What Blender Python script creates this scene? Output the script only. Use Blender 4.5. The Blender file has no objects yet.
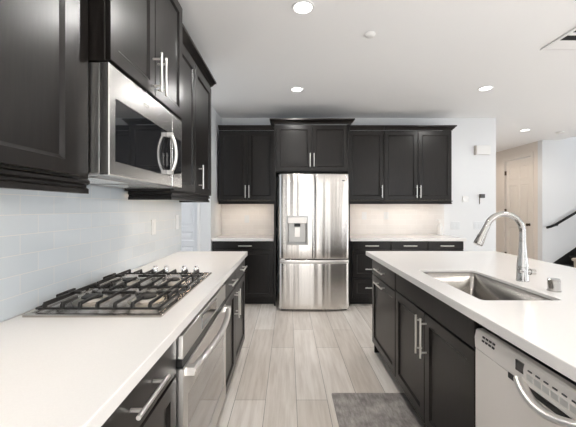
import bpy, bmesh, math, random
from mathutils import Vector, Matrix
random.seed(4)
S = bpy.context.scene
COL = S.collection

# ------------------------------------------------------------------ camera
cam_d = bpy.data.cameras.new('camera')
cam = bpy.data.objects.new('camera', cam_d)
COL.objects.link(cam)
cam.location = (0, 0, 1.32)
cam.rotation_euler = (math.pi / 2, 0, 0)
cam_d.sensor_width = 36
cam_d.lens = 315 / 576 * 36
cam_d.shift_y = -5.5 / 576
cam_d.clip_start = .02
S.camera = cam

# ------------------------------------------------------------------ world, daylight, exposure
W = bpy.data.worlds.new('world')
S.world = W
W.use_nodes = True
bg = W.node_tree.nodes['Background']
bg.inputs[0].default_value = (.86, .93, 1, 1)
bg.inputs[1].default_value = 1.5

def area(name, loc, rot, sx, sy, power, color=(1, 1, 1), parent=None):
    d = bpy.data.lights.new(name, 'AREA')
    d.shape = 'RECTANGLE'
    d.size = sx
    d.size_y = sy
    d.energy = power
    d.color = color
    o = bpy.data.objects.new(name, d)
    COL.objects.link(o)
    o.location = loc
    o.rotation_euler = rot
    if parent:
        o.parent = parent
        o.location = Vector(loc) - absloc(parent)
    return o

def absloc(o):
    v = Vector((0, 0, 0))
    while o:
        v += o.location
        o = o.parent
    return v

R90 = math.pi / 2
# area lamps added at the unseen rear and side windows to boost daylight
area('added_daylight_rear_a', (.75, -3.55, 1.3), (R90, 0, 0), 3.0, 2.2, 40, (1, .985, .96))
area('added_daylight_rear_b', (4.3, -3.55, 1.35), (R90, 0, 0), 2.4, 2.0, 40, (.97, .98, 1))
area('added_daylight_side_a', (7.25, -1.0, 1.35), (R90, 0, R90), 2.8, 2.1, 75, (.90, .955, 1))
area('added_daylight_side_b', (7.25, 2.5, 1.35), (R90, 0, R90), 2.8, 2.1, 75, (.90, .955, 1))
sun_d = bpy.data.lights.new('sun', 'SUN')
sun_d.energy = 36
sun_d.angle = .01
sun_d.color = (1, 1, 1)
sun = bpy.data.objects.new('sun', sun_d)
COL.objects.link(sun)
sun.rotation_euler = Vector((-.2, .8, -.58)).to_track_quat('-Z', 'Y').to_euler()
S.view_settings.view_transform = 'Standard'
S.view_settings.look = 'None'
S.view_settings.gamma = 1
S.view_settings.use_curve_mapping = False
S.view_settings.exposure = -0.68

# ------------------------------------------------------------------ materials
def mat(name, color, rough=.5, metal=0, coat=0, coat_rough=.1, ior=1.5, emit=None, emit_s=0):
    m = bpy.data.materials.new(name)
    m.use_nodes = True
    b = m.node_tree.nodes['Principled BSDF']
    b.inputs['Base Color'].default_value = (*color, 1)
    b.inputs['Roughness'].default_value = rough
    b.inputs['Metallic'].default_value = metal
    b.inputs['IOR'].default_value = ior
    b.inputs['Coat Weight'].default_value = coat
    b.inputs['Coat Roughness'].default_value = coat_rough
    if emit:
        b.inputs['Emission Color'].default_value = (*emit, 1)
        b.inputs['Emission Strength'].default_value = emit_s
    return m

def N(m, t, **kw):
    n = m.node_tree.nodes.new(t)
    for k, v in kw.items():
        setattr(n, k, v)
    return n

def L(m, a, b):
    m.node_tree.links.new(a, b)

def bsdf(m):
    return m.node_tree.nodes['Principled BSDF']

def coords(m, swz='xyz', scale=(1, 1, 1), off=(0, 0, 0)):
    tc = N(m, 'ShaderNodeNewGeometry')
    sp = N(m, 'ShaderNodeSeparateXYZ')
    L(m, tc.outputs['Position'], sp.inputs[0])
    cb = N(m, 'ShaderNodeCombineXYZ')
    for i, c in enumerate(swz):
        L(m, sp.outputs['xyz'.index(c)], cb.inputs[i])
    mp = N(m, 'ShaderNodeMapping')
    mp.inputs['Scale'].default_value = scale
    mp.inputs['Location'].default_value = off
    L(m, cb.outputs[0], mp.inputs[0])
    return mp.outputs[0]

def ramp(m, fac, stops):
    r = N(m, 'ShaderNodeValToRGB')
    e = r.color_ramp.elements
    while len(e) < len(stops):
        e.new(.5)
    for x, (p, c) in zip(e, stops):
        x.position = p
        x.color = (*c, 1)
    L(m, fac, r.inputs[0])
    return r.outputs[0]

def bump(m, h, strength=.2, dist=.002):
    b = N(m, 'ShaderNodeBump')
    b.inputs['Strength'].default_value = strength
    b.inputs['Distance'].default_value = dist
    L(m, h, b.inputs['Height'])
    L(m, b.outputs[0], bsdf(m).inputs['Normal'])
    return b

def noise(m, vec, scale, detail=3, rough=.5):
    n = N(m, 'ShaderNodeTexNoise')
    n.inputs['Scale'].default_value = scale
    n.inputs['Detail'].default_value = detail
    n.inputs['Roughness'].default_value = rough
    L(m, vec, n.inputs['Vector'])
    return n.outputs[0]

def wood_dark():
    m = mat('espresso_wood', (.02, .016, .014), .3, ior=1.4)
    n = noise(m, coords(m, 'xyz', (6, 6, .6)), 14, 5)
    c = ramp(m, n, [(.3, (.006, .005, .0046)), (.7, (.012, .0098, .0086))])
    L(m, c, bsdf(m).inputs['Base Color'])
    bump(m, n, .05, .001)
    return m

def painted(name, c, rough=.6):
    m = mat(name, c, rough)
    bump(m, noise(m, coords(m), 90, 2), .03, .001)
    return m

def brushed(name, c, rough, swz='xyz', scale=(1, 1, 60), strength=.03, metal=1, wob=0):
    m = mat(name, c, rough, metal)
    n = noise(m, coords(m, swz, scale), 12, 2)
    r = N(m, 'ShaderNodeMapRange')
    r.inputs['To Min'].default_value = rough * .8
    r.inputs['To Max'].default_value = rough * 1.25
    L(m, n, r.inputs[0])
    L(m, r.outputs[0], bsdf(m).inputs['Roughness'])
    if wob:
        bump(m, noise(m, coords(m, 'xyz', (9, 1, .35)), 1.0, 1), wob, .01)
    return m

def tiles(name, swz, c1=(.74, .80, .85), c2=(.705, .765, .81)):
    m = mat(name, (.8, .81, .82), .12, ior=1.5, coat=.3, coat_rough=.05)
    br = N(m, 'ShaderNodeTexBrick')
    L(m, coords(m, swz, (1, 1, 1), (0.017, -.914, 0)), br.inputs['Vector'])
    br.inputs['Scale'].default_value = 1
    br.inputs['Brick Width'].default_value = .174
    br.inputs['Row Height'].default_value = .076
    br.inputs['Mortar Size'].default_value = .0016
    br.inputs['Mortar Smooth'].default_value = .2
    br.inputs['Color1'].default_value = (*c1, 1)
    br.inputs['Color2'].default_value = (*c2, 1)
    br.inputs['Mortar'].default_value = (.86, .86, .85, 1)
    L(m, br.outputs[0], bsdf(m).inputs['Base Color'])
    inv = N(m, 'ShaderNodeMath', operation='SUBTRACT')
    inv.inputs[0].default_value = 1
    L(m, br.outputs[1], inv.inputs[1])
    add = N(m, 'ShaderNodeMath', operation='ADD')
    L(m, inv.outputs[0], add.inputs[0])
    w = noise(m, coords(m, swz), 9, 1)
    L(m, w, add.inputs[1])
    bump(m, add.outputs[0], .25, .0015)
    return m

def planks():
    m = mat('pale_oak_planks', (.6, .55, .5), .3, coat=.15, coat_rough=.2)
    v = coords(m, 'yxz', (1, 1, 1), (.77, 2.062, 0))
    def brick(c1, c2, off):
        br = N(m, 'ShaderNodeTexBrick')
        br.offset = off
        L(m, v, br.inputs['Vector'])
        br.inputs['Scale'].default_value = 1
        br.inputs['Brick Width'].default_value = 1.25
        br.inputs['Row Height'].default_value = .212
        br.inputs['Mortar Size'].default_value = .0016
        br.inputs['Mortar Smooth'].default_value = .1
        br.inputs['Bias'].default_value = 0
        br.inputs['Color1'].default_value = (*c1, 1)
        br.inputs['Color2'].default_value = (*c2, 1)
        br.inputs['Mortar'].default_value = (.25, .22, .19, 1)
        return br
    br = brick((.90, .855, .81), (.70, .64, .58), .651)
    g1 = noise(m, coords(m, 'xyz', (1, .07, 1)), 32, 5, .6)
    g2 = noise(m, coords(m, 'xyz', (1, .16, 1)), 5, 3, .6)
    c = ramp(m, g1, [(.3, (.86, .83, .80)), (.6, (1.06, 1.06, 1.06))])
    c2 = ramp(m, g2, [(.32, (.92, .905, .89)), (.65, (1.06, 1.06, 1.06))])
    mx = N(m, 'ShaderNodeMix', data_type='RGBA', blend_type='MULTIPLY')
    mx.inputs[0].default_value = 1
    L(m, br.outputs[0], mx.inputs[6])
    L(m, c, mx.inputs[7])
    mx2 = N(m, 'ShaderNodeMix', data_type='RGBA', blend_type='MULTIPLY')
    mx2.inputs[0].default_value = 1
    L(m, mx.outputs[2], mx2.inputs[6])
    L(m, c2, mx2.inputs[7])
    L(m, mx2.outputs[2], bsdf(m).inputs['Base Color'])
    bump(m, br.outputs[1], -.15, .001)
    return m

def rugmat():
    m = mat('grey_woven', (.2, .19, .18), .95)
    a = noise(m, coords(m, 'xyz', (1, .25, 1)), 60, 4, .7)
    b = noise(m, coords(m), 9, 4, .6)
    mx = N(m, 'ShaderNodeMath', operation='MULTIPLY')
    L(m, a, mx.inputs[0])
    L(m, b, mx.inputs[1])
    c = ramp(m, mx.outputs[0], [(.12, (.22, .20, .19)), (.42, (.52, .485, .46))])
    L(m, c, bsdf(m).inputs['Base Color'])
    bump(m, a, .5, .003)
    return m

def aniso(name, c, rough, an, rot=0, streak=0):
    m = mat(name, c, rough, 1)
    b = bsdf(m)
    b.inputs['Anisotropic'].default_value = an
    b.inputs['Anisotropic Rotation'].default_value = rot
    tg = N(m, 'ShaderNodeTangent', direction_type='RADIAL', axis='Z')
    L(m, tg.outputs[0], b.inputs['Tangent'])
    if streak:
        bump(m, noise(m, coords(m, 'xyz', (11, 1, .25)), 1.0, 1), streak, .012)
    return m

def quartz():
    m = mat('white_quartz', (.83, .80, .77), .16, ior=1.5)
    n = noise(m, coords(m), 260, 2)
    c = ramp(m, n, [(.35, (.82, .80, .78)), (.65, (.84, .82, .80))])
    L(m, c, bsdf(m).inputs['Base Color'])
    return m

M = dict(
    wood=wood_dark(),
    gap=mat('recess_shade', (.006, .006, .006), .7),
    wall=painted('white_wall_paint', (.77, .785, .80)),
    warm=painted('wall_paint_warm_lit', (.78, .72, .66)),  # warm light of the hall lamp put into the wall colour
    ceil=painted('ceiling_paint', (.91, .915, .92), .8),
    greige=painted('greige_wall_paint', (.36, .33, .30)),  # unseen rear wall toned down to darken its reflection in the cabinets
    trim=mat('white_trim_paint', (.84, .84, .84), .4),
    doorw=mat('white_door_paint', (.80, .82, .85), .4),
    doorb=mat('door_paint_warm_lit', (.78, .73, .67), .4),  # hall door and casing, with the warm lamp light put into their colour
    floor=planks(),
    tile_l=tiles('subway_tile_daylight_tint', 'yzx'),  # same tile as the rear, bluish daylight put into its colour
    tile_b=tiles('subway_tile_rear', 'xzy', (.82, .80, .785), (.79, .77, .755)),  # warmer copy of the tile, toned after the cabinet glow
    quartz=quartz(),
    steel=mat('brushed_steel', (.76, .75, .73), .26, 1),
    steel_h=mat('satin_steel', (.70, .69, .67), .3, 1),
    fridge=aniso('fridge_steel', (.74, .715, .685), .24, .85, .25, .9),
    dw=mat('dishwasher_steel', (.92, .885, .85), .42, .35),
    tapm=mat('faucet_steel', (.47, .46, .445), .14, 1),
    disp=mat('dispenser_steel', (.50, .49, .475), .38, .8),
    trayst=mat('cooktop_steel', (.52, .485, .45), .25, 1),
    plate=mat('pale_plate', (.73, .755, .775), .3),
    sink=mat('sink_steel', (.37, .35, .325), .24, 1),
    nickel=mat('satin_nickel', (.84, .82, .79), .36, 1),
    chrome=mat('polished_chrome', (.82, .82, .83), .07, 1),
    black=mat('black_plastic', (.012, .012, .012), .35),
    iron=mat('black_cast_iron', (.014, .013, .013), .5),
    glass=mat('black_glass', (.012, .013, .015), .04, ior=1.6, coat=1, coat_rough=.02),
    oven_glass=mat('oven_glass', (.02, .017, .015), .08, ior=2.0, coat=1, coat_rough=.04),
    alu=mat('burner_aluminium', (.62, .58, .53), .35, 1),
    white=mat('white_plastic', (.82, .82, .81), .35),
    side_tone=mat('shaded_side_plastic', (.62, .57, .52), .4),
    grey=mat('grey_plastic', (.35, .36, .37), .4),
    dgrey=mat('dark_grey_metal', (.08, .08, .085), .45),
    lens=mat('lamp_lens', (1, 1, 1), .4, emit=(1, .96, .9), emit_s=9),
    strip=mat('light_strip', (1, 1, 1), .4, emit=(1, .82, .6), emit_s=6),
    rug=rugmat(),
    carpet=mat('black_stair_carpet', (.008, .008, .008), .9),
    post=mat('grey_brown_wood', (.42, .37, .32), .5),
    brass=mat('aged_bronze', (.12, .09, .06), .35, 1),
    tick=mat('dark_marking', (.05, .05, .055), .5),
    steam=mat('pale_button', (.72, .72, .70), .35, .6),
)

# ------------------------------------------------------------------ mesh builder
class MB:
    def __init__(s):
        s.bm = bmesh.new()

    def box(s, x0, x1, y0, y1, z0, z1):
        if x0 > x1: x0, x1 = x1, x0
        if y0 > y1: y0, y1 = y1, y0
        if z0 > z1: z0, z1 = z1, z0
        v = [s.bm.verts.new((x, y, z)) for z in (z0, z1) for x, y in ((x0, y0), (x1, y0), (x1, y1), (x0, y1))]
        for f in ((3, 2, 1, 0), (4, 5, 6, 7), (0, 1, 5, 4), (1, 2, 6, 5), (2, 3, 7, 6), (3, 0, 4, 7)):
            s.bm.faces.new([v[i] for i in f])
        return s

    def rings(s, rings, cap0=True, cap1=True, closed=False):
        vs = [[s.bm.verts.new(p) for p in r] for r in rings]
        n = len(vs[0])
        pairs = list(zip(vs, vs[1:]))
        if closed:
            pairs.append((vs[-1], vs[0]))
        for a, b in pairs:
            for i in range(n):
                j = (i + 1) % n
                s.bm.faces.new((a[i], a[j], b[j], b[i]))
        if not closed:
            if cap0: s.bm.faces.new(vs[0][::-1])
            if cap1: s.bm.faces.new(vs[-1])
        return s

    def cyl(s, p0, p1, r0, r1=None, n=20):
        r1 = r0 if r1 is None else r1
        return s.lathe(p0, p1, [(0, r0), (1, r1)], n)

    def lathe(s, p0, p1, prof, n=24):
        p0, p1 = Vector(p0), Vector(p1)
        d = p1 - p0
        q = d.to_track_quat('Z', 'Y')
        ax, ay = q @ Vector((1, 0, 0)), q @ Vector((0, 1, 0))
        rr = []
        for t, r in prof:
            c = p0 + d * t
            rr.append([c + (ax * math.cos(2 * math.pi * i / n) + ay * math.sin(2 * math.pi * i / n)) * r for i in range(n)])
        return s.rings(rr)

    def tube(s, pts, r, n=14, radii=None, flat=None):
        pts = [Vector(p) for p in pts]
        rr = []
        prev = None
        for i, p in enumerate(pts):
            a = pts[max(i - 1, 0)]
            b = pts[min(i + 1, len(pts) - 1)]
            t = (b - a).normalized()
            if prev is None:
                up = Vector((0, 0, 1)) if abs(t.z) < .9 else Vector((0, 1, 0))
                ax = t.cross(up).normalized()
            else:
                ax = (prev - t * prev.dot(t)).normalized()
            prev = ax
            ay = t.cross(ax)
            ra = radii[i] if radii else r
            fb = flat if flat else 1
            rr.append([p + ax * math.cos(2 * math.pi * k / n) * ra + ay * math.sin(2 * math.pi * k / n) * ra * fb for k in range(n)])
        return s.rings(rr)

    def bar(s, p0, p1, w, h):
        """rectangular bar from p0 to p1 of width w and height h"""
        p0, p1 = Vector(p0), Vector(p1)
        t = (p1 - p0).normalized()
        up = Vector((0, 0, 1)) if abs(t.z) < .9 else Vector((0, 1, 0))
        ax = t.cross(up).normalized() * w / 2
        ay = ax.cross(t).normalized() * h / 2
        return s.rings([[p + ax + ay, p - ax + ay, p - ax - ay, p + ax - ay] for p in (p0, p1)])

    def sweep(s, path, prof):
        """profile [(outward, z)] swept along a plan polyline; outward is to the right of travel"""
        P = [Vector(p) for p in path]
        rr = []
        for i, p in enumerate(P):
            ds = []
            if i > 0: ds.append((P[i] - P[i - 1]).normalized())
            if i < len(P) - 1: ds.append((P[i + 1] - P[i]).normalized())
            ns = [Vector((d.y, -d.x)) for d in ds]
            if len(ns) == 1:
                off = ns[0]
            else:
                b = (ns[0] + ns[1]).normalized()
                off = b / b.dot(ns[0])
            rr.append([(p.x + off.x * o, p.y + off.y * o, z) for o, z in prof])
        return s.rings(rr)

    def build(s, name, material, parent=None, bevel=0, seg=2, smooth=True, angle=35):
        bmesh.ops.recalc_face_normals(s.bm, faces=s.bm.faces[:])
        me = bpy.data.meshes.new(name)
        xs = [v.co for v in s.bm.verts]
        lo = Vector((min(c.x for c in xs), min(c.y for c in xs), min(c.z for c in xs)))
        hi = Vector((max(c.x for c in xs), max(c.y for c in xs), max(c.z for c in xs)))
        org = Vector(((lo.x + hi.x) / 2, (lo.y + hi.y) / 2, lo.z))
        bmesh.ops.translate(s.bm, verts=s.bm.verts[:], vec=-org)
        s.bm.to_mesh(me)
        s.bm.free()
        me.materials.append(material)
        if smooth:
            for p in me.polygons:
                p.use_smooth = True
            me.set_sharp_from_angle(angle=math.radians(angle))
        o = bpy.data.objects.new(name, me)
        COL.objects.link(o)
        o.location = org
        if parent:
            o.parent = parent
            o.location = org - absloc(parent)
        if bevel:
            b = o.modifiers.new('bevel', 'BEVEL')
            b.width = bevel
            b.segments = seg
            b.limit_method = 'ANGLE'
            b.angle_limit = math.radians(40)
            b.harden_normals = False
        return o

def tag(o, label, cat, group=None):
    o['label'] = label
    o['category'] = cat
    if group:
        o['group'] = group
    return o

def thing(name, loc, label, cat, group=None):
    o = bpy.data.objects.new(name, None)
    COL.objects.link(o)
    o.location = loc
    o.empty_display_size = .1
    return tag(o, label, cat, group)

def struct(o):
    o['kind'] = 'structure'
    return o

# faces: 'L' looks to +X, 'R' looks to -X, 'B' looks to -Y
def P(F, u, v, w):
    k, c = F
    if k == 'L': return (c + w, u, v)
    if k == 'R': return (c - w, u, v)
    return (u, c - w, v)

def fbox(mb, F, u0, u1, v0, v1, w0, w1):
    a, b = P(F, u0, v0, w0), P(F, u1, v1, w1)
    return mb.box(a[0], b[0], a[1], b[1], a[2], b[2])

def rect(F, u0, u1, v0, v1, w, i=0, k=None):
    k = i if k is None else k
    return [P(F, u0 + i, v0 + k, w), P(F, u1 - i, v0 + k, w), P(F, u1 - i, v1 - k, w), P(F, u0 + i, v1 - k, w)]

def handle(F, parent, o, u, v, Ln, out=.034, base=.021):
    mb = MB()
    r = .0062
    h = Ln / 2
    if o == 'v':
        mb.cyl(P(F, u, v - h, base + out), P(F, u, v + h, base + out), r)
        for s in (-1, 1):
            mb.cyl(P(F, u, v + s * (h - .03), base), P(F, u, v + s * (h - .03), base + out), r * .85)
    else:
        mb.cyl(P(F, u - h, v, base + out), P(F, u + h, v, base + out), r)
        for s in (-1, 1):
            mb.cyl(P(F, u + s * (h - .03), v, base), P(F, u + s * (h - .03), v, base + out), r * .85)
    return mb.build('handle', M['nickel'], parent)

def front(F, u0, u1, v0, v1, parent, name='door', slab=False, hd=None, stile=.056, rail=None):
    rl = rail or stile
    g = .0018
    u0 += g; u1 -= g; v0 += g; v1 -= g
    t = .02
    mb = MB()
    if slab:
        mb.rings([rect(F, u0, u1, v0, v1, .001), rect(F, u0, u1, v0, v1, t - .002), rect(F, u0, u1, v0, v1, t, .002)])
    else:
        mb.rings([rect(F, u0, u1, v0, v1, .001), rect(F, u0, u1, v0, v1, t - .002), rect(F, u0, u1, v0, v1, t, .002),
                  rect(F, u0, u1, v0, v1, t, stile, rl), rect(F, u0, u1, v0, v1, t - .003, stile + .003, rl + .003),
                  rect(F, u0, u1, v0, v1, t - .010, stile + .013, rl + .013), rect(F, u0, u1, v0, v1, t - .010, stile + .015, rl + .015)])
    d = mb.build(name, M['wood'], parent, angle=15)
    if hd:
        handle(F, d, *hd)
    return d

def body(F, u0, u1, v0, v1, depth, parent):
    return fbox(MB(), F, u0, u1, v0, v1, -depth, 0).build('carcass', M['wood'], parent, bevel=.0015)

def toe(F, u0, u1, parent, depth=.5, rec=.07):
    return fbox(MB(), F, u0, u1, 0, .1, -depth, -rec).build('toe_kick', M['wood'], parent)

CROWN = [(0, 0), (.008, 0), (.010, .012), (.022, .022), (.042, .052), (.052, .056), (.052, .075), (0, .075)]
RAIL = [(-.02, 0), (.004, 0), (.010, -.006), (.010, -.016), (-.002, -.022), (-.002, -.03), (.006, -.036), (.006, -.052), (-.02, -.052)]

def at_z(prof, z, k=1, kz=1):
    return [(o * k, z + h * kz) for o, h in prof]

# ------------------------------------------------------------------ the setting
HC = 2.71
struct(MB().box(-3.2, 7.4, -3.6, 8.6, -.06, 0).build('floor', M['floor']))
c_ = MB().box(-3.2, 5.56, -3.6, 8.6, HC, HC + .12)
c_.box(5.5605, 7.4, -3.6, 5.0, HC, HC + .12)
struct(c_.build('ceiling', M['ceil']))
struct(MB().box(-1.15, -1.03, -3.5, 3.04, 0, HC).build('wall_left', M['wall']))
struct(MB().box(-1.029, 3.216, 4.87, 4.99, 0, HC).build('wall_back', M['wall']))
struct(MB().box(-1.15, -1.03, 4.322, 4.99, 0, HC).build('wall_alcove', M['wall']))
# wall of the passage on the left, with a panelled door in it
w_ = MB().box(-1.195, -1.03, 4.20, 4.32, 0, HC)
w_.box(-3.2, -2.00, 4.20, 4.32, 0, HC)
w_.box(-1.9995, -1.1955, 4.20, 4.32, 2.10, HC)
struct(w_.build('wall_passage', M['wall']))

def panel_door(F, u0, u1, v0, v1, panels, m, name):
    t = .035
    us = sorted({u0, u1, *[p[0] for p in panels], *[p[1] for p in panels]})
    vs = sorted({v0, v1, *[p[2] for p in panels], *[p[3] for p in panels]})
    mb = MB()
    for a, b in zip(us, us[1:]):
        for c, d in zip(vs, vs[1:]):
            mid = ((a + b) / 2, (c + d) / 2)
            if any(p[0] < mid[0] < p[1] and p[2] < mid[1] < p[3] for p in panels):
                mb.rings([rect(F, a, b, c, d, 0), rect(F, a, b, c, d, t), rect(F, a, b, c, d, t - .010, .012),
                          rect(F, a, b, c, d, t - .010, .02), rect(F, a, b, c, d, t - .004, .045)])
            else:
                mb.rings([rect(F, a, b, c, d, 0), rect(F, a, b, c, d, t)])
    return struct(mb.build(name, m, angle=12))

FD = ('B', 4.26)
pn = []
for a, b in ((-1.93, -1.64), (-1.56, -1.265)):
    pn += [(a, b, .15, .81), (a, b, .88, 1.005), (a, b, 1.07, 1.96)]
panel_door(FD, -1.985, -1.211, .01, 2.085, pn, M['doorw'], 'door_1')
cs = MB()
cs.box(-1.21, -1.17, 4.188, 4.1995, 0, 2.15)
cs.box(-2.025, -1.985, 4.188, 4.1995, 0, 2.15)
cs.box(-1.9845, -1.2105, 4.188, 4.1995, 2.09, 2.15)
struct(cs.build('trim_1', M['trim'], bevel=.003))
# hall beyond the kitchen wall
struct(MB().box(3.096, 3.216, 4.991, 8.5, 0, HC).build('wall_hall_near', M['wall']))
struct(MB().box(3.217, 5.199, 8.4, 8.5, 0, HC).build('wall_hall_end', M['warm']))
w_ = MB().box(5.2, 5.32, 6.561, 6.74, 0, HC)
w_.box(5.2, 5.32, 7.56, 8.5, 0, HC)
w_.box(5.2, 5.32, 6.7405, 7.5595, 2.44, HC)
struct(w_.build('wall_hall', M['warm']))
FH = ('R', 5.26)
pn = []
for a, b in ((6.85, 7.11), (7.19, 7.45)):
    pn += [(a, b, .2, .87), (a, b, 1.0, 1.85), (a, b, 1.96, 2.27)]
d2 = panel_door(FH, 6.762, 7.538, .01, 2.42, pn, M['doorb'], 'door_2')
hb = MB()
hb.lathe((5.225, 6.81, .96), (5.15, 6.81, .96), [(0, .03), (.12, .03), (.15, .012), (.45, .012), (.55, .028), (.85, .03), (1, .015)])
hb.build('door_knob', M['brass'], d2)
for z in (.22, 1.25, 2.15):
    MB().box(5.195, 5.226, 7.53, 7.565, z - .05, z + .05).build('hinge', M['brass'], d2)
cs = MB()
cs.box(5.186, 5.1995, 6.67, 6.74, 0, 2.51)
cs.box(5.186, 5.1995, 7.56, 7.63, 0, 2.51)
cs.box(5.186, 5.1995, 6.7405, 7.5595, 2.44, 2.51)
struct(cs.build('trim_2', M['doorb'], bevel=.003))
# stairwell
struct(MB().box(5.2, 7.4, 6.44, 6.56, 0, 5.2).build('wall_stairs', M['wall']))
w_ = MB().box(5.44, 5.56, 5.0, 6.439, HC + .121, 5.2)
w_.box(5.561, 7.2, 4.88, 4.999, HC + .121, 5.2)
struct(w_.build('wall_stairwell', M['wall']))
sk = MB()
sk.rings([[(x, y, z) for x, z in ((5.30, .02), (5.30, .12), (7.19, 1.41), (7.19, .02))] for y in (6.425, 6.4395)])
struct(sk.build('trim_3', M['carpet']))
# unseen outer walls with assumed windows, wide rear one enlarged to brighten the ceiling
def holed(axis, c0, c1, a0, a1, z1, holes):
    mb = MB()
    def bx(p, q, r, s):
        if axis == 'y': mb.box(p, q, c0, c1, r, s)
        else: mb.box(c0, c1, p, q, r, s)
    cur = a0
    for (h0, h1, g0, g1) in holes:
        bx(cur, h0, 0, z1)
        bx(h0, h1, 0, g0)
        bx(h0, h1, g1, z1)
        cur = h1
    bx(cur, a1, 0, z1)
    return mb
struct(holed('y', -3.6, -3.48, -1.15, 7.2, HC, [(-.8, 2.3, .04, 2.45), (3.1, 5.5, .35, 2.35)]).build('wall_rear', M['greige']))
struct(holed('x', 7.2, 7.32, -3.48, 5.0, HC, [(-2.4, .4, .3, 2.4), (1.1, 3.9, .3, 2.4)]).build('wall_right', M['wall']))
struct(MB().box(7.2, 7.32, 5.001, 6.439, 0, 5.2).build('wall_stair_side', M['wall']))
def win(axis, c, a0, a1, z0, z1, n):
    mb = MB()
    e = .05
    for p, q, r, s in ((a0, a0 + e, z0, z1), (a1 - e, a1, z0, z1), (a0 + e, a1 - e, z0, z0 + e), (a0 + e, a1 - e, z1 - e, z1),
                       ((a0 + a1) / 2 - .025, (a0 + a1) / 2 + .025, z0 + e, z1 - e)):
        if axis == 'y': mb.box(p, q, c - .03, c + .03, r, s)
        else: mb.box(c - .03, c + .03, p, q, r, s)
    struct(mb.build('window_%d' % n, M['trim']))
win('y', -3.5, -.8, 2.3, .04, 2.45, 1)
win('y', -3.5, 3.1, 5.5, .35, 2.35, 2)
win('x', 7.215, -2.4, .4, .3, 2.4, 3)
win('x', 7.215, 1.1, 3.9, .3, 2.4, 4)
# tiled splashbacks
struct(MB().box(-1.0299, -1.0215, -.6, 3.02, .9145, 1.438).build('trim_4', M['tile_l']))
struct(MB().box(-1.028, -.192, 4.862, 4.8699, .9145, 1.41).build('trim_5', M['tile_b']))
struct(MB().box(.838, 2.41, 4.862, 4.8699, .9145, 1.41).build('trim_6', M['tile_b']))
struct(MB().box(2.42, 3.216, 4.858, 4.8695, 0.001, .09).build('baseboard_back', M['trim'], bevel=.003))

# ------------------------------------------------------------------ left run: base units
FL = ('L', -.421)
YO0, YO1 = 1.145, 1.925
t = thing('base_cabinet', (-.70, .5, 0), 'dark base cabinet nearest the camera on the left, under the counter before the oven', 'cabinet')
body(FL, -.3, 1.135, .1, .872, .58, t)
toe(FL, -.3, 1.135, t)
front(FL, -.3, .635, .725, .868, t, 'drawer', True, ('h', .13, .80, .20))
front(FL, .64, 1.133, .725, .868, t, 'drawer', True, ('h', .868, .806, .195))
front(FL, -.3, .16, .105, .718, t, 'door')
front(FL, .165, .635, .105, .718, t, 'door')
front(FL, .64, 1.133, .105, .718, t, 'door')

t = thing('base_cabinet', (-.70, 2.14, 0), 'dark drawer and door base cabinet right after the oven on the left', 'cabinet')
body(FL, 1.932, 2.384, .1, .872, .58, t)
toe(FL, 1.932, 2.384, t)
front(FL, 1.932, 2.384, .725, .868, t, 'drawer', True, ('h', 2.19, .804, .19))
front(FL, 1.932, 2.384, .105, .718, t, 'door', False, ('v', 2.352, .60, .20))
t = thing('base_cabinet', (-.70, 2.67, 0), 'dark base cabinet at the far end of the left counter', 'cabinet')
body(FL, 2.386, 2.932, .1, .872, .58, t)
toe(FL, 2.386, 2.932, t)
front(FL, 2.386, 2.932, .725, .868, t, 'drawer', True, ('h', 2.70, .804, .19))
front(FL, 2.386, 2.932, .105, .718, t, 'door', False, ('v', 2.42, .60, .20))

tag(MB().box(-1.0205, -.379, -.6, 2.954, .8745, .914).build('countertop', M['quartz'], bevel=.003),
    'long white quartz countertop on the left, holding the cooktop', 'countertop')

# oven
t = thing('wall_oven', (-.70, 1.535, 0), 'stainless steel built-in oven under the left counter, below the cooktop', 'oven')
MB().box(-1.0, -.41, YO0 + .004, YO1 - .004, .1, .865).build('housing', M['dgrey'], t)
MB().box(-.8, -.49, YO0 + .004, YO1 - .004, 0, .099).build('toe_kick', M['wood'], t)
MB().box(-.409, -.402, YO0 + .004, YO1 - .004, .1, .165).build('lower_panel', M['wood'], t)
cp = MB().box(-.409, -.382, YO0, YO1, .768, .855).build('control_panel', M['steel_h'], t, bevel=.003)
MB().box(-.3815, -.3785, YO0 + .25, YO1 - .25, .785, .84).build('display', M['glass'], cp)
MB().box(-.409, -.385, YO0 + .004, YO1 - .004, .7345, .7665).build('vent_slot', M['black'], t)
FO = ('L', -.409)
mb = MB()
a, b = YO0, YO1
mb.rings([rect(FO, a, b, .17, .733, 0), rect(FO, a, b, .17, .733, .027), rect(FO, a, b, .17, .733, .03, .003),
          [P(FO, a + .05, .27, .03), P(FO, b - .05, .27, .03), P(FO, b - .05, .615, .03), P(FO, a + .05, .615, .03)],
          [P(FO, a + .052, .272, .022), P(FO, b - .052, .272, .022), P(FO, b - .052, .613, .022), P(FO, a + .052, .613, .022)]])
od = mb.build('door', M['steel_h'], t, angle=20)
fbox(MB(), FO, a + .053, b - .053, .273, .612, .0225, .028).build('window', M['oven_glass'], od)
n_ = 20
pts = []
for i in range(n_ + 1):
    s = i / n_
    pts.append((-.358 + .034 * math.sin(math.pi * s), a + .03 + (b - a - .06) * s, .715))
oh = MB().tube(pts, .016, 12, flat=.7)
for y in (a + .035, b - .035):
    oh.box(-.3795, -.345, y - .016, y + .016, .70, .73)
oh.build('handle', M['nickel'], od)

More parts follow.
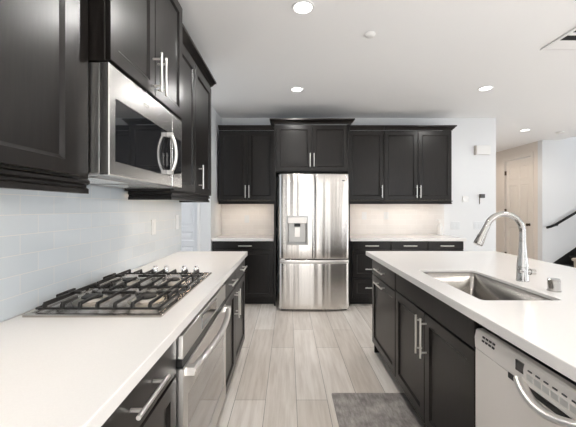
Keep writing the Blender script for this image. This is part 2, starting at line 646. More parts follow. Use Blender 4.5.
# cooktop
CX0, CX1, CY0, CY1 = -.985, -.470, 1.167, 1.944
t = thing('gas_cooktop', (-.714, 1.553, .914), 'four burner gas cooktop with black grates set in the left counter', 'cooktop')
mb = MB()
z0 = .9145
mb.rings([[(CX0 + i, CY0 + i, z), (CX1 - i, CY0 + i, z), (CX1 - i, CY1 - i, z), (CX0 + i, CY1 - i, z)]
          for i, z in ((0, z0), (0, z0 + .007), (.004, z0 + .010), (.016, z0 + .010), (.026, z0 + .005), (.03, z0 + .005))])
mb.build('tray', M['trayst'], t, angle=20)
for bx in (-.848, -.613):
    for by, r in ((1.365, .048), (1.685, .04)):
        q = MB()
        q.lathe((bx, by, z0 + .0055), (bx, by, z0 + .02), [(0, r * 1.5), (.15, r * 1.5), (.3, r * 1.05), (1, r)])
        bo = q.build('burner', M['alu'], t)
        q = MB()
        q.lathe((bx, by, z0 + .0205), (bx, by, z0 + .028), [(0, r * .85), (.6, r * .85), (1, r * .7)])
        q.build('burner_cap', M['iron'], bo)
for gy0, gy1 in ((1.198, 1.524), (1.532, 1.852)):
    g = MB()
    gx0, gx1 = CX0 + .022, CX1 - .022
    zr, zt = z0 + .022, z0 + .041
    h = .008
    for y in (gy0 + .005, gy1 - .005):
        g.bar((gx0, y, zr), (gx1, y, zr), .008, h)
    for x in (gx0 + .005, gx1 - .005):
        g.bar((x, gy0 + .005, zr), (x, gy1 - .005, zr), .010, h)
        for y in (gy0 + .02, gy1 - .02):
            g.bar((x, y, z0 + .0105), (x, y, zr), .012, .012)
    ym = (gy0 + gy1) / 2
    for k in range(7):
        x = gx0 + .035 + (gx1 - gx0 - .07) * k / 6
        full = k in (0, 3, 6)
        ln = (gy1 - gy0) / 2 if full else (.085 if k in (1, 5) else .115)
        for y, s in ((gy0 + .005, 1), (gy1 - .005, -1)):
            g.bar((x, y, zr), (x, y, zt), .011, .014)
            g.bar((x, y - s * .005, zt), (x, y + s * ln, zt), .0085, .012)
    # a raised loop over the outer sides and a spider that links the centre bars
    for x in (gx0 + .005, gx1 - .005):
        for y in (ym - .05, ym + .05):
            g.bar((x, y, zr), (x, y, zt), .010, .010)
        g.bar((x, ym - .055, zt), (x, ym + .055, zt), .010, .011)
    for xc in (-.848, -.613):
        for s in (-1, 1):
            xo = gx0 + .005 if xc < -.7 else gx1 - .005
            xi = gx0 + .035 + (gx1 - gx0 - .07) / 2
            xe = xo if s * (xo - xc) > 0 else xi
            g.bar((xe, ym, zt), (xc + s * .045, ym, zt), .010, .012)
    g.build('grate', M['iron'], t, bevel=.0015, seg=1)
for x in (-.80, -.734, -.626, -.553):
    k = MB()
    k.lathe((x, 1.897, z0 + .0055), (x, 1.897, z0 + .052), [(0, .024), (.2, .024), (.25, .017), (.9, .015), (1, .012)])
    k.box(x - .004, x + .004, 1.880, 1.914, z0 + .048, z0 + .060)
    k.build('knob', M['chrome'], t)

# ------------------------------------------------------------------ left run: wall units
FU = ('L', -.730)
t = thing('upper_cabinet', (-.85, .5, 1.37), 'dark upper cabinet at the left edge, nearest the camera before the microwave', 'cabinet')
body(FU, -.05, 1.152, 1.425, 2.43, .288, t)
front(FU, -.05, .40, 1.43, 2.42, t)
front(FU, .405, 1.078, 1.43, 2.42, t, stile=.072, rail=.044)
MB().sweep([(-.734, -.05), (-.734, 1.151)], at_z(RAIL, 1.424)).build('light_rail', M['wood'], t)
MB().sweep([(-.728, -.05), (-.728, 1.151)], at_z(CROWN, 2.4315)).build('crown_molding', M['wood'], t)

FM = ('L', -.673)
t = thing('upper_cabinet', (-.83, 1.53, 1.85), 'dark two-door upper cabinet above the microwave', 'cabinet')
body(FM, 1.156, 1.955, 1.862, 2.56, .345, t)
front(FM, 1.158, 1.549, 1.866, 2.555, t, hd=('v', 1.522, 1.975, .19, .042))
front(FM, 1.551, 1.953, 1.866, 2.555, t, hd=('v', 1.578, 1.975, .19, .042))

t = thing('upper_cabinet', (-.85, 2.43, 1.37), 'dark two-door upper cabinet past the microwave on the left wall', 'cabinet')
body(FU, 1.958, 2.92, 1.425, 2.43, .288, t)
front(FU, 1.96, 2.418, 1.43, 2.42, t)
front(FU, 2.42, 2.918, 1.43, 2.42, t, hd=('v', 2.505, 1.567, .19))
MB().sweep([(-1.0, 1.975), (-.734, 1.975), (-.734, 2.915), (-1.0, 2.915)], at_z(RAIL, 1.424)).build('light_rail', M['wood'], t)
MB().sweep([(-.728, 1.959), (-.728, 2.921), (-1.018, 2.921)], at_z(CROWN, 2.4315)).build('crown_molding', M['wood'], t)

# microwave
t = thing('microwave', (-.84, 1.527, 1.44), 'stainless steel over-the-range microwave on the left above the cooktop', 'microwave')
MB().box(-1.018, -.695, 1.161, 1.951, 1.448, 1.857).build('housing', M['steel_h'], t, bevel=.002)
g = MB()
g.box(-1.0, -.70, 1.17, 1.94, 1.441, 1.4475)
g.build('underside_panel', M['grey'], t)
for y in (1.22, 1.57):
    MB().box(-.95, -.75, y, y + .28, 1.436, 1.4405).build('vent_filter', M['steel'], t)
FW = ('L', -.694)
mb = MB()
y0, y1, z_0, z_1 = 1.159, 1.79, 1.443, 1.857
mb.rings([rect(FW, y0, y1, z_0, z_1, 0), rect(FW, y0, y1, z_0, z_1, .033), rect(FW, y0, y1, z_0, z_1, .036, .003),
          [P(FW, 1.20, 1.495, .036), P(FW, 1.77, 1.495, .036), P(FW, 1.77, 1.738, .036), P(FW, 1.20, 1.738, .036)],
          [P(FW, 1.201, 1.496, .031), P(FW, 1.769, 1.496, .031), P(FW, 1.769, 1.737, .031), P(FW, 1.201, 1.737, .031)]])
md = mb.build('door', M['steel'], t, angle=20)
fbox(MB(), FW, 1.202, 1.768, 1.497, 1.736, .0315, .0345).build('window', M['glass'], md)
pts = []
for i in range(17):
    s = i / 16
    pts.append((-.650 + .036 * math.sin(math.pi * s) ** .6, 1.725, 1.51 + .215 * s))
q = MB().tube(pts, .011, 12)
for z in (1.515, 1.72):
    q.box(-.6595, -.630, 1.713, 1.737, z - .011, z + .011)
q.build('handle', M['nickel'], md)
mb = MB()
mb.rings([rect(FW, 1.793, 1.953, z_0, z_1, 0), rect(FW, 1.793, 1.953, z_0, z_1, .033), rect(FW, 1.793, 1.953, z_0, z_1, .036, .003)])
cp = mb.build('control_panel', M['steel'], t, angle=20)
fbox(MB(), FW, 1.81, 1.935, 1.50, 1.73, .0365, .038).build('keypad', M['glass'], cp)
fbox(MB(), FW, 1.44, 1.49, 1.79, 1.805, .0365, .0375).build('badge', M['nickel'], t)

# ------------------------------------------------------------------ rear run
FB = ('B', 4.266)
t = thing('base_cabinet', (-.517, 4.4, 0), 'dark base cabinet against the rear wall, left of the refrigerator', 'cabinet')
body(FB, -1.026, -.194, .1, .872, .59, t)
toe(FB, -1.026, -.194, t)
front(FB, -1.024, -.196, .762, .868, t, 'drawer', True, ('h', -.575, .812, .18))
front(FB, -1.024, -.611, .105, .755, t, 'door')
front(FB, -.609, -.196, .105, .755, t, 'door')
tag(MB().box(-1.026, -.194, 4.22, 4.8615, .8745, .914).build('countertop', M['quartz'], bevel=.003),
    'short white countertop left of the refrigerator on the rear wall', 'countertop')

FBU = ('B', 4.541)
t = thing('upper_cabinet', (-.51, 4.57, 1.36), 'dark two-door upper cabinet left of the refrigerator', 'cabinet')
body(FBU, -.998, -.194, 1.43, 2.435, .32, t)
front(FBU, -.996, -.584, 1.435, 2.425, t, hd=('v', -.609, 1.555, .18))
front(FBU, -.582, -.196, 1.435, 2.425, t, hd=('v', -.557, 1.555, .18))
MB().sweep([(-.998, 4.53), (-.194, 4.53)], at_z(RAIL, 1.429)).build('light_rail', M['wood'], t)
MB().sweep([(-.998, 4.535), (-.194, 4.535)], at_z(CROWN, 2.436, 1, .85)).build('crown_molding', M['wood'], t)

# refrigerator surround
t = thing('refrigerator_cabinet', (.38, 4.43, 0), 'tall dark surround with two doors above the refrigerator', 'cabinet')
MB().box(-.190, -.166, 4.25, 4.86, 0, 2.445).build('side_panel', M['wood'], t, bevel=.0015)
MB().box(.812, .836, 4.25, 4.86, 0, 2.445).build('side_panel', M['wood'], t, bevel=.0015)
body(FB, -.164, .810, 1.805, 2.445, .58, t)
front(FB, -.162, .322, 1.815, 2.44, t, hd=('v', .297, 1.965, .18))
front(FB, .324, .808, 1.815, 2.44, t, hd=('v', .349, 1.965, .18))
MB().sweep([(-.191, 4.47), (-.191, 4.247), (.837, 4.247), (.837, 4.47)], at_z(CROWN, 2.446, 1.05, .9)).build('crown_molding', M['wood'], t)

# refrigerator
t = thing('refrigerator', (.39, 4.35, 0), 'stainless steel french door refrigerator with ice and water dispenser', 'refrigerator')
X0, X1 = -.118, .784
XC, HW = .333, .451
YF = 3.99
def fy(x, z=None):
    k = abs((x - XC) / HW)
    return YF + .026 * k ** 2 + .02 * max(0, (k - .94) / .06) ** 2
MB().box(X0 + .006, X1 - .006, 4.07, 4.80, .03, 1.752).build('housing', M['dgrey'], t, bevel=.004)
for x in (X0 + .08, X1 - .08):
    for y in (4.12, 4.7):
        MB().cyl((x, y, 0), (x, y, .03), .02).build('foot', M['black'], t)
MB().box(X0 + .03, X1 - .03, 4.055, 4.069, .012, .06).build('base_grille', M['black'], t)
def curved(x0, x1, z0, z1, name, m, hole=None, nx=22):
    xs = [x0 + (x1 - x0) * i / nx for i in range(nx + 1)]
    zs = [z0, z0 + .004, z0 + .012] + [z0 + (z1 - z0) * i / 8 for i in range(1, 8)] + [z1 - .012, z1 - .004, z1]
    if hole:
        xs = sorted(set([x for x in xs if min(abs(x - hole[0]), abs(x - hole[1])) > .008] + [hole[0], hole[1]]))
        zs = sorted(set([z for z in zs if min(abs(z - hole[2]), abs(z - hole[3])) > .008] + [hole[2], hole[3]]))
    mb = MB()
    def rnd(d, r):
        return 0 if d >= r else r - math.sqrt(max(0, r * r - (r - d) ** 2))
    V = {}
    for i, x in enumerate(xs):
        for j, z in enumerate(zs):
            e = rnd(min(z - z0, z1 - z), .012) + rnd(min(x - x0, x1 - x), .010)
            V[i, j] = mb.bm.verts.new((x, fy(x) + e, z))
    for i in range(len(xs) - 1):
        for j in range(len(zs) - 1):
            cx, cz = (xs[i] + xs[i + 1]) / 2, (zs[j] + zs[j + 1]) / 2
            if hole and hole[0] < cx < hole[1] and hole[2] < cz < hole[3]:
                continue
            mb.bm.faces.new((V[i, j], V[i + 1, j], V[i + 1, j + 1], V[i, j + 1]))
    ed = [e for e in mb.bm.edges if e.is_boundary]
    r = bmesh.ops.extrude_edge_only(mb.bm, edges=ed)
    for v in [g for g in r['geom'] if isinstance(g, bmesh.types.BMVert)]:
        v.co.y = 4.066
    out = [e for e in mb.bm.edges if e.is_boundary]
    return mb.build(name, m, t, angle=50)
SP = .3365
HX0, HX1, HZ0, HZ1 = -.008, .245, .862, 1.21
ld = curved(X0, SP - .002, .672, 1.757, 'door', M['fridge'], (HX0, HX1, HZ0, HZ1))
rd = curved(SP + .002, X1, .672, 1.757, 'door', M['fridge'])
fz = curved(X0, X1, .028, .662, 'freezer_drawer', M['fridge'], None, 40)
# pocket pull along the top of the freezer drawer
pk = MB()
xs = [X0 + .01 + (X1 - X0 - .02) * i / 24 for i in range(25)]
pk.rings([[(x, fy(x) - .004, .612), (x, fy(x) - .010, .640), (x, fy(x) - .006, .655), (x, fy(x) + .006, .656), (x, fy(x) + .006, .612)] for x in xs])
pk.build('pull_rail', M['nickel'], fz)
# dispenser
q = MB()
e = .006
yb, yf = 4.056, YF + .012
ysur = lambda x: fy(x) - .004
q.rings([[(HX0 - .012, ysur(HX0), HZ0 - .012), (HX1 + .012, ysur(HX1), HZ0 - .012), (HX1 + .012, ysur(HX1), HZ1 + .012), (HX0 - .012, ysur(HX0), HZ1 + .012)],
         [(HX0 + e, ysur(HX0) - .002, HZ0 + e), (HX1 - e, ysur(HX1) - .002, HZ0 + e), (HX1 - e, ysur(HX1) - .002, HZ1 - e), (HX0 + e, ysur(HX0) - .002, HZ1 - e)],
         [(HX0 + .02, yb, HZ0 + .02), (HX1 - .02, yb, HZ0 + .02), (HX1 - .02, yb, HZ1 - .05), (HX0 + .02, yb, HZ1 - .05)]], cap0=False)
dp = q.build('dispenser', M['disp'], ld, angle=20)
q = MB()
q.box(HX0 + .007, HX1 - .007, YF - .006, 4.03, HZ1 - .085, HZ1 - .008)
q.build('dispenser_panel', M['dw'], dp, bevel=.006)
q = MB()
q.box(.08, .157, YF + .002, 4.035, HZ1 - .125, HZ1 - .0855)
q.build('spout', M['black'], dp, bevel=.004)
q = MB()
q.rings([[(.083, 4.02, .95), (.153, 4.02, .95), (.153, 4.03, .95), (.083, 4.03, .95)], [(.083, 4.01, 1.075), (.153, 4.01, 1.075), (.153, 4.02, 1.075), (.083, 4.02, 1.075)]])
q.build('paddle', M['nickel'], dp, bevel=.003)
q = MB()
q.box(HX0 + .012, HX1 - .012, YF + .008, 4.05, HZ0 + .008, HZ0 + .018)
q.build('drip_tray', M['grey'], dp)
MB().box(.69, .72, fy(.705) - .002, fy(.705) + .006, 1.66, 1.675).build('badge', M['dgrey'], rd)
MB().box(-.095, -.04, fy(-.07) - .0125, fy(-.07) + .006, .66, .671).build('hinge_cover', M['nickel'], t)

# right part of the rear run
XS = [.839, 1.388, 1.887, 2.372]
t = thing('base_cabinet', (1.14, 4.4, 0), 'dark three-drawer base cabinet right of the refrigerator', 'cabinet')
body(FB, XS[0], XS[1] - .001, .1, .872, .59, t)
toe(FB, XS[0], XS[1] - .001, t)
front(FB, XS[0] + .03, XS[1] - .003, .762, .868, t, 'drawer', True, ('h', 1.125, .812, .18))
front(FB, XS[0] + .03, XS[1] - .003, .375, .755, t, 'drawer', False, ('h', 1.125, .50, .18))
front(FB, XS[0] + .03, XS[1] - .003, .105, .368, t, 'drawer', False, ('h', 1.125, .25, .18))
for i, lab in ((1, 'dark base cabinet in the middle of the rear run behind the island'), (2, 'dark base cabinet at the right end of the rear run')):
    a, b = XS[i], XS[i + 1]
    t = thing('base_cabinet', ((a + b) / 2, 4.4, 0), lab, 'cabinet')
    body(FB, a, b - .001, .1, .872, .59, t)
    toe(FB, a, b - .001, t)
    front(FB, a + .002, b - .003, .762, .868, t, 'drawer', True, ('h', (a + b) / 2, .812, .18))
    front(FB, a + .002, b - .003, .105, .755, t, 'door', False, ('v', a + .03 if i == 2 else b - .03, .64, .18))
tag(MB().box(.839, 2.39, 4.22, 4.8615, .8745, .914).build('countertop', M['quartz'], bevel=.003),
    'white countertop right of the refrigerator on the rear wall', 'countertop')

t = thing('upper_cabinet', (1.14, 4.57, 1.36), 'dark single-door upper cabinet beside the refrigerator on its right', 'cabinet')
body(FBU, .839, 1.376, 1.43, 2.435, .32, t)
front(FBU, .865, 1.374, 1.435, 2.425, t, hd=('v', 1.345, 1.555, .18))
MB().sweep([(.839, 4.53), (1.376, 4.53)], at_z(RAIL, 1.429)).build('light_rail', M['wood'], t)
MB().sweep([(.839, 4.535), (1.376, 4.535)], at_z(CROWN, 2.436, 1, .85)).build('crown_molding', M['wood'], t)
t = thing('upper_cabinet', (1.88, 4.57, 1.36), 'dark two-door upper cabinet at the right end of the rear wall', 'cabinet')
body(FBU, 1.378, 2.353, 1.43, 2.435, .32, t)
front(FBU, 1.38, 1.865, 1.435, 2.425, t, hd=('v', 1.840, 1.555, .18))
front(FBU, 1.867, 2.351, 1.435, 2.425, t, hd=('v', 1.892, 1.555, .18))
MB().sweep([(1.378, 4.53), (2.35, 4.53), (2.35, 4.86)], at_z(RAIL, 1.429)).build('light_rail', M['wood'], t)
MB().sweep([(1.378, 4.535), (2.355, 4.535), (2.355, 4.86)], at_z(CROWN, 2.436, 1, .85)).build('crown_molding', M['wood'], t)

# ------------------------------------------------------------------ island
FI = ('R', .786)
t = thing('base_cabinet', (1.1, 2.54, 0), 'dark drawer and door cabinet at the far end of the island', 'cabinet')
body(FI, 2.252, 2.872, .1, .872, .60, t)
toe(FI, 2.252, 2.872, t)
front(FI, 2.254, 2.868, .728, .868, t, 'drawer', True, ('h', 2.575, .80, .22))
front(FI, 2.254, 2.868, .105, .721, t, 'door', False, ('h', 2.575, .685, .22))
t = thing('sink_cabinet', (1.1, 1.77, 0), 'dark two-door sink cabinet in the island beside the dishwasher', 'cabinet')
mb = MB()
mb.box(.786, 1.38, 1.29, 1.306, .1, .872)
mb.box(.786, 1.38, 2.234, 2.25, .1, .872)
mb.box(.786, 1.38, 1.3065, 2.2335, .1, .116)
mb.box(1.365, 1.38, 1.3065, 2.2335, .117, .872)
mb.box(.786, .803, 1.3065, 2.2335, .117, .872)
mb.build('carcass', M['wood'], t)
toe(FI, 1.29, 2.25, t)
front(FI, 1.292, 2.248, .738, .868, t, 'false_front', True)
front(FI, 1.772, 2.248, .105, .731, t, 'door', False, ('v', 1.802, .60, .22))
front(FI, 1.292, 1.770, .105, .731, t, 'door', False, ('v', 1.740, .60, .22))
q = MB()
q.box(1.39, 1.41, .62, 2.89, 0, .872)
q.box(.79, 1.3895, .63, .655, 0, .872)
q.box(.79, 1.3895, 2.874, 2.89, 0, .872)
tag(q.build('island_panel', M['wood']), 'dark finish panels closing the back and ends of the island', 'panel')

# countertop with the sink cut-out
SX0, SX1, SY0, SY1 = .852, 1.212, 1.387, 2.063
def rrect(x0, x1, y0, y1, r, n=6):
    out = []
    for cx, cy, a0 in ((x1 - r, y1 - r, 0), (x0 + r, y1 - r, 90), (x0 + r, y0 + r, 180), (x1 - r, y0 + r, 270)):
        for i in range(n + 1):
            a = math.radians(a0 + 90 * i / n)
            out.append((cx + r * math.cos(a), cy + r * math.sin(a)))
    return out
mb = MB()
outer = [(.733, .3), (1.952, .3), (1.952, 2.972), (.733, 2.972)]
inner = rrect(SX0, SX1, SY0, SY1, .022)
loops = []
for zz in (.8745, .914):
    es = []
    for lp in (outer, inner):
        vs = [mb.bm.verts.new((x, y, .897 if lp is inner and zz < .9 else zz)) for x, y in lp]
        loops.append(vs)
        es += [mb.bm.edges.new((vs[i], vs[(i + 1) % len(vs)])) for i in range(len(vs))]
    bmesh.ops.triangle_fill(mb.bm, edges=es, use_beauty=True)
for lo, up in ((loops[0], loops[2]), (loops[1], loops[3])):
    n = len(lo)
    for i in range(n):
        mb.bm.faces.new((lo[i], lo[(i + 1) % n], up[(i + 1) % n], up[i]))
tag(mb.build('countertop', M['quartz'], bevel=.003), 'large white quartz island countertop holding the sink and faucet', 'countertop')

t = thing('undermount_sink', ((SX0 + SX1) / 2, (SY0 + SY1) / 2, .65), 'rectangular stainless steel sink sunk in the island top', 'sink')
mb = MB()
rg = []
for gro, z, r in ((.002, .8955, .024), (.002, .70, .026), (-.002, .682, .03), (-.02, .672, .03), (-.12, .668, .02)):
    rg.append([(x, y, z) for x, y in rrect(SX0 - gro, SX1 + gro, SY0 - gro, SY1 + gro, r)])
mb.rings(rg, cap0=False)
sk = mb.build('basin', M['sink'], t, angle=50)
sm = sk.modifiers.new('solid', 'SOLIDIFY')
sm.thickness = .0015
dr = MB().lathe((1.03, 1.72, .6685), (1.03, 1.72, .672), [(0, .055), (.6, .055), (1, .045)])
dr.build('drain', M['chrome'], t)

# faucet
t = thing('kitchen_faucet', (1.304, 1.752, .914), 'tall brushed steel pull-down faucet arching over the island sink', 'faucet')
fx, fyy = 1.304, 1.752
q = MB()
q.lathe((fx, fyy, .9145), (fx, fyy, 1.135), [(0, .031), (.03, .031), (.05, .029), (.36, .028), (.42, .027), (.6, .022), (.95, .0165), (1, .0155)])
q.build('body', M['tapm'], t)
pts = [(fx, fyy, 1.1355), (fx, fyy, 1.17), (fx, fyy, 1.185)]
R_ = .102
for i in range(1, 21):
    a = math.radians(158 * i / 20)
    pts.append((fx - R_ + R_ * math.cos(a), fyy, 1.185 + R_ * math.sin(a)))
q = MB().tube(pts, .0155, 16)
q.build('spout_arch', M['tapm'], t)
e0 = Vector(pts[-1])
dv = (e0 - Vector(pts[-2])).normalized()
q = MB()
q.lathe(e0 - dv * .004, e0 + dv * .12, [(0, .0145), (.06, .0155), (.4, .018), (.85, .024), (.97, .0245), (1, .021)])
hd = q.build('spray_head', M['tapm'], t)
pbt = e0 + dv * .065 + Vector((-.021, 0, -.006))
q = MB().lathe(pbt - dv * .02, pbt + dv * .022, [(0, .004), (.2, .008), (.8, .008), (1, .004)])
q.build('spray_button', M['black'], hd)
q = MB()
q.lathe((fx - .03, fyy - .012, .972), (fx + .055, fyy - .014, .966), [(0, .011), (.1, .014), (.7, .014), (.72, .017), (1, .017)])
lv = q.build('lever', M['tapm'], t)

t = tag(MB().lathe((1.301, 1.541, .9145), (1.301, 1.541, .974), [(0, .029), (.06, .029), (.08, .026), (.93, .026), (1, .023)]).build('air_gap_cap', M['tapm']),
        'small chrome cylinder cap on the island right of the faucet', 'fixture')

# dishwasher
t = thing('dishwasher', (1.1, .97, 0), 'stainless steel dishwasher in the island at lower right', 'dishwasher')
DY0, DY1 = .66, 1.284
FDW = ('R', .793)
MB().box(.795, 1.37, DY0 + .004, DY1 - .004, .1, .815).build('housing', M['black'], t)
MB().box(.86, 1.3, DY0 + .004, DY1 - .004, 0, .099).build('toe_kick', M['black'], t)
MB().box(.845, .86, DY0, DY1, .816, .8735).build('gap_shade', M['black'], t)  # black strip, like the black housing, deepens the shade under the counter
fbox(MB(), FDW, DY0, DY1, .11, .7525, 0, .030).build('door', M['dw'], t, bevel=.003)
V0 = .754
mb = MB()
pr = [(.0, V0), (.031, V0), (.033, V0 + .042), (.027, V0 + .072), (.02, V0 + .077), (0, V0 + .077)]
mb.rings([[P(FDW, u, v, w) for w, v in pr] for u in (DY0, DY1)])
cp = mb.build('control_panel', M['dw'], t, bevel=.002)
def pface(v):
    k = v - V0
    return .031 + k / .042 * .002 if k < .042 else .033 - (k - .042) / .030 * .006
for r in range(2):
    for k in range(4):
        u = 1.235 - k * .020
        v = .797 + r * .014
        fbox(MB(), FDW, u - .014, u, v, v + .007, pface(v) - .004, pface(v) + .0008).build('vent_slot', M['black'], cp)
fbox(MB(), FDW, 1.018, 1.052, .782, .816, .028, .0338).build('display', M['glass'], cp)
for k in range(6):
    u = 1.003 - k * .031
    fbox(MB(), FDW, u - .025, u, .774, .793, .029, .0338).build('button', M['steam'], cp)
    fbox(MB(), FDW, u - .02, u - .004, .802, .806, .029, .0334).build('marking', M['tick'], cp)
fbox(MB(), FDW, .80, .81, .776, .80, .029, .0336).build('indicator', M['tick'], cp)
fbox(MB(), FDW, DY0 + .01, 1.09, .735, .7535, .0302, .0320).build('slot_shade', M['black'], t)  # black strip on the door face paints the shaded handle slot
pts = []
for i in range(21):
    s = i / 20
    pts.append((.793 - .034 - .028 * math.sin(math.pi * s) ** .7, .80 + .23 * s, .762 - .028 * math.sin(math.pi * s)))
q = MB().tube(pts, .018, 12, flat=.6)
q.build('handle', M['nickel'], t)

# ------------------------------------------------------------------ floor mat
mb = MB()
mb.rings([[(x, y, z) for x, y in rrect(.308 - g, .828 + g, .7 - g, 2.235 + g, .012, 3)] for g, z in ((0, .0005), (0, .008), (-.006, .011))])
tag(mb.build('floor_mat', M['rug']), 'grey woven mat on the plank floor along the island', 'rug')

# ------------------------------------------------------------------ under-cabinet lights
def strip(x0, x1, y0, y1, z, lab, power, along):
    o = MB().box(x0, x1, y0, y1, z - .012, z - .0005).build('cabinet_light', M['strip'])
    tag(o, lab, 'light', 'under-cabinet light strips')
    sx, sy = (x1 - x0, y1 - y0)
    area('cabinet_glow', ((x0 + x1) / 2, (y0 + y1) / 2, z - .016), (0, 0, 0), sx, sy, power, (1, .80, .62), o)
strip(-.80, -.775, .1, 1.05, 1.425, 'slim light strip under the near left upper cabinet', 1.0, 'y')
strip(-.80, -.775, 2.03, 2.86, 1.425, 'slim light strip under the left upper cabinet past the microwave', 2.2, 'y')
strip(-.95, -.24, 4.60, 4.625, 1.43, 'slim light strip under the upper cabinet left of the refrigerator', 2.3, 'x')
strip(.88, 1.34, 4.60, 4.625, 1.43, 'slim light strip under the single-door upper cabinet', 1.35, 'x')
strip(1.42, 2.3, 4.60, 4.625, 1.43, 'slim light strip under the right end upper cabinet', 2.2, 'x')

# ------------------------------------------------------------------ ceiling fittings
def can(x, y, lab, power, color=(1, .98, .95), r=.078):
    t = thing('recessed_light', (x, y, HC - .012), lab, 'ceiling light', 'recessed ceiling lights')
    q = MB()
    prof = [(r, HC - .0005), (r, HC - .006), (r * .97, HC - .009), (r * .80, HC - .007), (r * .78, HC - .0005)]
    n = 32
    q.rings([[(x + p * math.cos(2 * math.pi * k / n), y + p * math.sin(2 * math.pi * k / n), z) for p, z in prof] for k in range(n)], closed=True)
    q.build('trim_ring', M['trim'], t)
    MB().cyl((x, y, HC - .006), (x, y, HC - .001), r * .77, n=32).build('lens', M['lens'], t)
    d = bpy.data.lights.new('downlight', 'SPOT')
    d.energy = power
    d.color = color
    d.spot_size = math.radians(172)
    d.spot_blend = .5
    d.shadow_soft_size = .06
    o = bpy.data.objects.new('downlight', d)
    COL.objects.link(o)
    o.parent = t
    o.location = (0, 0, -.012)
    return t
can(.104, 2.178, 'round recessed ceiling light nearest the camera, top centre of the photo', 52)
can(.105, 3.68, 'round recessed ceiling light before the refrigerator cabinet', 52)
can(2.29, 3.65, 'round recessed ceiling light over the right side of the kitchen', 52)
can(4.22, 5.61, 'round recessed ceiling light at the hall entrance', 55, (1, .87, .75))
can(4.22, 7.35, 'added recessed ceiling light deep in the hall, unseen behind the kitchen wall', 55, (1, .86, .74))  # lamp added out of sight to light the hall
can(.104, .6, 'round recessed ceiling light above the camera, out of the photo', 52)
can(2.29, 1.2, 'round recessed ceiling light over the near right, out of the photo', 52)

def detector(x, y, lab, k=1):
    q = MB().lathe((x, y, HC - .0005), (x, y, HC - .035 * k), [(0, .06 * k), (.35, .062 * k), (.6, .055 * k), (.85, .045 * k), (1, .02 * k)], 28)
    tag(q.build('smoke_detector', M['white']), lab, 'smoke detector')
detector(.655, 2.516, 'small white smoke detector on the ceiling over the aisle', .68)
detector(4.97, 5.76, 'white smoke detector on the ceiling near the stairs')

t = thing('ceiling_vent', (2.52, 2.5, HC - .02), 'white ceiling air vent with dark slots at upper right', 'vent')
q = MB()
vx0, vx1, vy0, vy1 = 2.205, 2.845, 2.254, 2.754
for b_ in ((vx0, vx1, vy0, vy0 + .03), (vx0, vx1, vy1 - .03, vy1), (vx0, vx0 + .03, vy0 + .03, vy1 - .03), (vx1 - .03, vx1, vy0 + .03, vy1 - .03)):
    q.box(*b_, HC - .012, HC - .0005)
q.build('frame', M['trim'], t, bevel=.003)
MB().box(vx0 + .031, vx1 - .031, vy0 + .031, vy1 - .031, HC - .003, HC - .0005).build('backing', M['gap'], t)  # near-black sheet paints the shade behind the slats
for a, b in ((2.606, 2.64), (2.642, 2.678), (2.68, 2.722), (2.488, 2.516), (2.385, 2.413)):
    q = MB()
    q.rings([[(x, a, HC - .0045), (x, b, HC - .012), (x, b, HC - .0105), (x, a, HC - .0032)] for x in (vx0 + .031, vx1 - .031)])
    q.build('slat', M['trim'], t)

# ------------------------------------------------------------------ wall fittings
def plate(F, u, v, w, h, lab, cat, name, holes=2, m='white', group=None):
    t = thing(name, P(F, u, v - h / 2, 0), lab, cat, group)
    fbox(MB(), F, u - w / 2, u + w / 2, v - h / 2, v + h / 2, .0003, .006).build('cover_plate', M['plate'], t, bevel=.002)
    if cat == 'outlet':
        for k in range(holes):
            uu = u + (k - (holes - 1) / 2) * .046
            fbox(MB(), F, uu - .016, uu + .016, v - .034, v + .034, .0062, .0085).build('socket', M['plate'], t, bevel=.001)
    else:
        for k in range(holes):
            uu = u + (k - (holes - 1) / 2) * .046
            fbox(MB(), F, uu - .016, uu + .016, v - .033, v + .033, .0062, .010).build('rocker', M['plate'], t, bevel=.002)
    return t
FT = ('B', 4.862)
FWB = ('B', 4.87)
FTL = ('L', -1.0215)
plate(FT, -.634, 1.15, .075, .115, 'white outlet in the tile left of the refrigerator', 'outlet', 'wall_outlet', 1)
plate(FT, 1.175, 1.2, .075, .115, 'white outlet in the rear tile nearest the refrigerator on the right', 'outlet', 'wall_outlet', 1)
plate(FT, 1.515, 1.2, .075, .115, 'white outlet in the rear tile under the two-door right cabinet', 'outlet', 'wall_outlet', 1)
plate(FTL, 2.385, 1.176, .075, .115, 'white outlet in the left wall tile past the cooktop', 'outlet', 'wall_outlet', 1)
plate(FTL, 2.89, 1.19, .075, .13, 'white switch at the far end of the left wall tile', 'switch', 'light_switch', 1)
plate(FWB, 2.585, 1.05, .14, .115, 'white double outlet on the wall right of the rear counter', 'outlet', 'wall_outlet', 2)
plate(FWB, 2.95, 1.05, .16, .115, 'white switch plate on the rear wall beside the faucet arch', 'switch', 'light_switch', 3)
t = thing('thermostat', P(FWB, 2.735, 1.413, 0), 'small white square thermostat on the rear wall', 'thermostat')
fbox(MB(), FWB, 2.69, 2.785, 1.413, 1.506, .0003, .022).build('case', M['white'], t, bevel=.006)
fbox(MB(), FWB, 2.71, 2.765, 1.45, 1.49, .0225, .0235).build('screen', M['steam'], t)
t = thing('door_chime', P(FWB, 2.99, 2.1, 0), 'white box chime high on the rear wall near its corner', 'chime')
fbox(MB(), FWB, 2.89, 3.10, 2.139, 2.279, .0003, .055).build('cover', M['white'], t, bevel=.004)
fbox(MB(), FWB, 2.876, 2.889, 2.139, 2.279, .0003, .05).build('shaded_side', M['side_tone'], t)  # darker slab paints the shaded side face of the box
t = thing('wall_bracket', P(FWB, 2.98, 1.36, 0), 'small dark bracket with a thin bent stem on the rear wall', 'bracket')
fbox(MB(), FWB, 2.955, 3.03, 1.475, 1.535, .0003, .03).build('mount', M['dgrey'], t, bevel=.004)
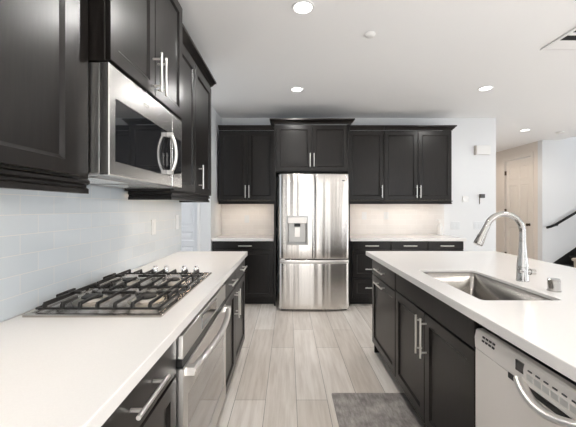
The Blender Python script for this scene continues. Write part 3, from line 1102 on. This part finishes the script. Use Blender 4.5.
q = MB().tube([P(FWB, 2.96, 1.51, .035), P(FWB, 2.945, 1.505, .04), P(FWB, 2.94, 1.48, .04), P(FWB, 2.94, 1.38, .035)], .006, 10)
q.build('stem', M['brass'], t)

# white pump bottle on the rear counter
t = thing('soap_bottle', (2.29, 4.74, .9145), 'white pump bottle standing on the rear counter by the end of the tile', 'bottle')
q = MB().lathe((2.29, 4.74, .9145), (2.29, 4.74, 1.09), [(0, .036), (.03, .04), (.75, .038), (.9, .026), (1, .014)])
q.build('bottle', M['white'], t)
q = MB().tube([(2.29, 4.74, 1.0905), (2.29, 4.74, 1.135), (2.275, 4.74, 1.148), (2.235, 4.74, 1.145), (2.225, 4.74, 1.13)], .008, 10)
q.build('pump', M['white'], t)

# ------------------------------------------------------------------ stairs
t = thing('staircase', (6.2, 5.8, 0), 'black carpeted staircase rising to the right along the far wall', 'stairs')
x = 5.46
for k in range(7):
    a = x + k * .26
    b = a + .26 if k < 6 else 7.19
    MB().box(a, b - .0005 if k < 6 else b, 5.3, 6.424, 0, .175 * (k + 1)).build('step', M['carpet'], t, bevel=.008)
t = thing('handrail', (5.7, 6.22, .9), 'dark handrail on the white wall rising to the right', 'handrail')
pts = [(5.23, 6.36, .925), (5.31, 6.36, .945), (5.39, 6.36, .977), (6.9, 6.36, 1.87)]
q = MB().tube(pts, .024, 14)
q.build('rail', M['carpet'], t)
for bx_ in (5.46, 6.2, 6.8):
    zz = .977 + (bx_ - 5.39) * .5914
    q = MB().tube([(bx_, 6.4395, zz - .06), (bx_, 6.385, zz - .06), (bx_, 6.363, zz - .02)], .007, 8)
    q.build('bracket', M['dgrey'], t)
t = thing('newel_post', (4.85, 5.2, 0), 'low grey-brown wooden post with a moulded cap before the stairs', 'post')
MB().box(4.78, 4.92, 5.13, 5.27, 0, .43).build('shaft', M['post'], t, bevel=.004)
q = MB()
q.rings([[(4.85 + sx * s, 5.2 + sy * s, z) for sx, sy in ((-1, -1), (1, -1), (1, 1), (-1, 1))] for s, z in ((.075, .431), (.09, .445), (.09, .47), (.075, .485), (.05, .495))])
q.build('cap', M['post'], t)

# repeats of a kind share a group
for o in list(COL.objects):
    if o.parent or 'group' in o.keys():
        continue
    k = o.name.split('.')[0]
    g = {'base_cabinet': 'dark base cabinets', 'upper_cabinet': 'dark upper cabinets', 'countertop': 'white countertops',
         'wall_outlet': 'white wall outlets', 'light_switch': 'white light switches', 'smoke_detector': 'smoke detectors'}.get(k)
    if g:
        o['group'] = g
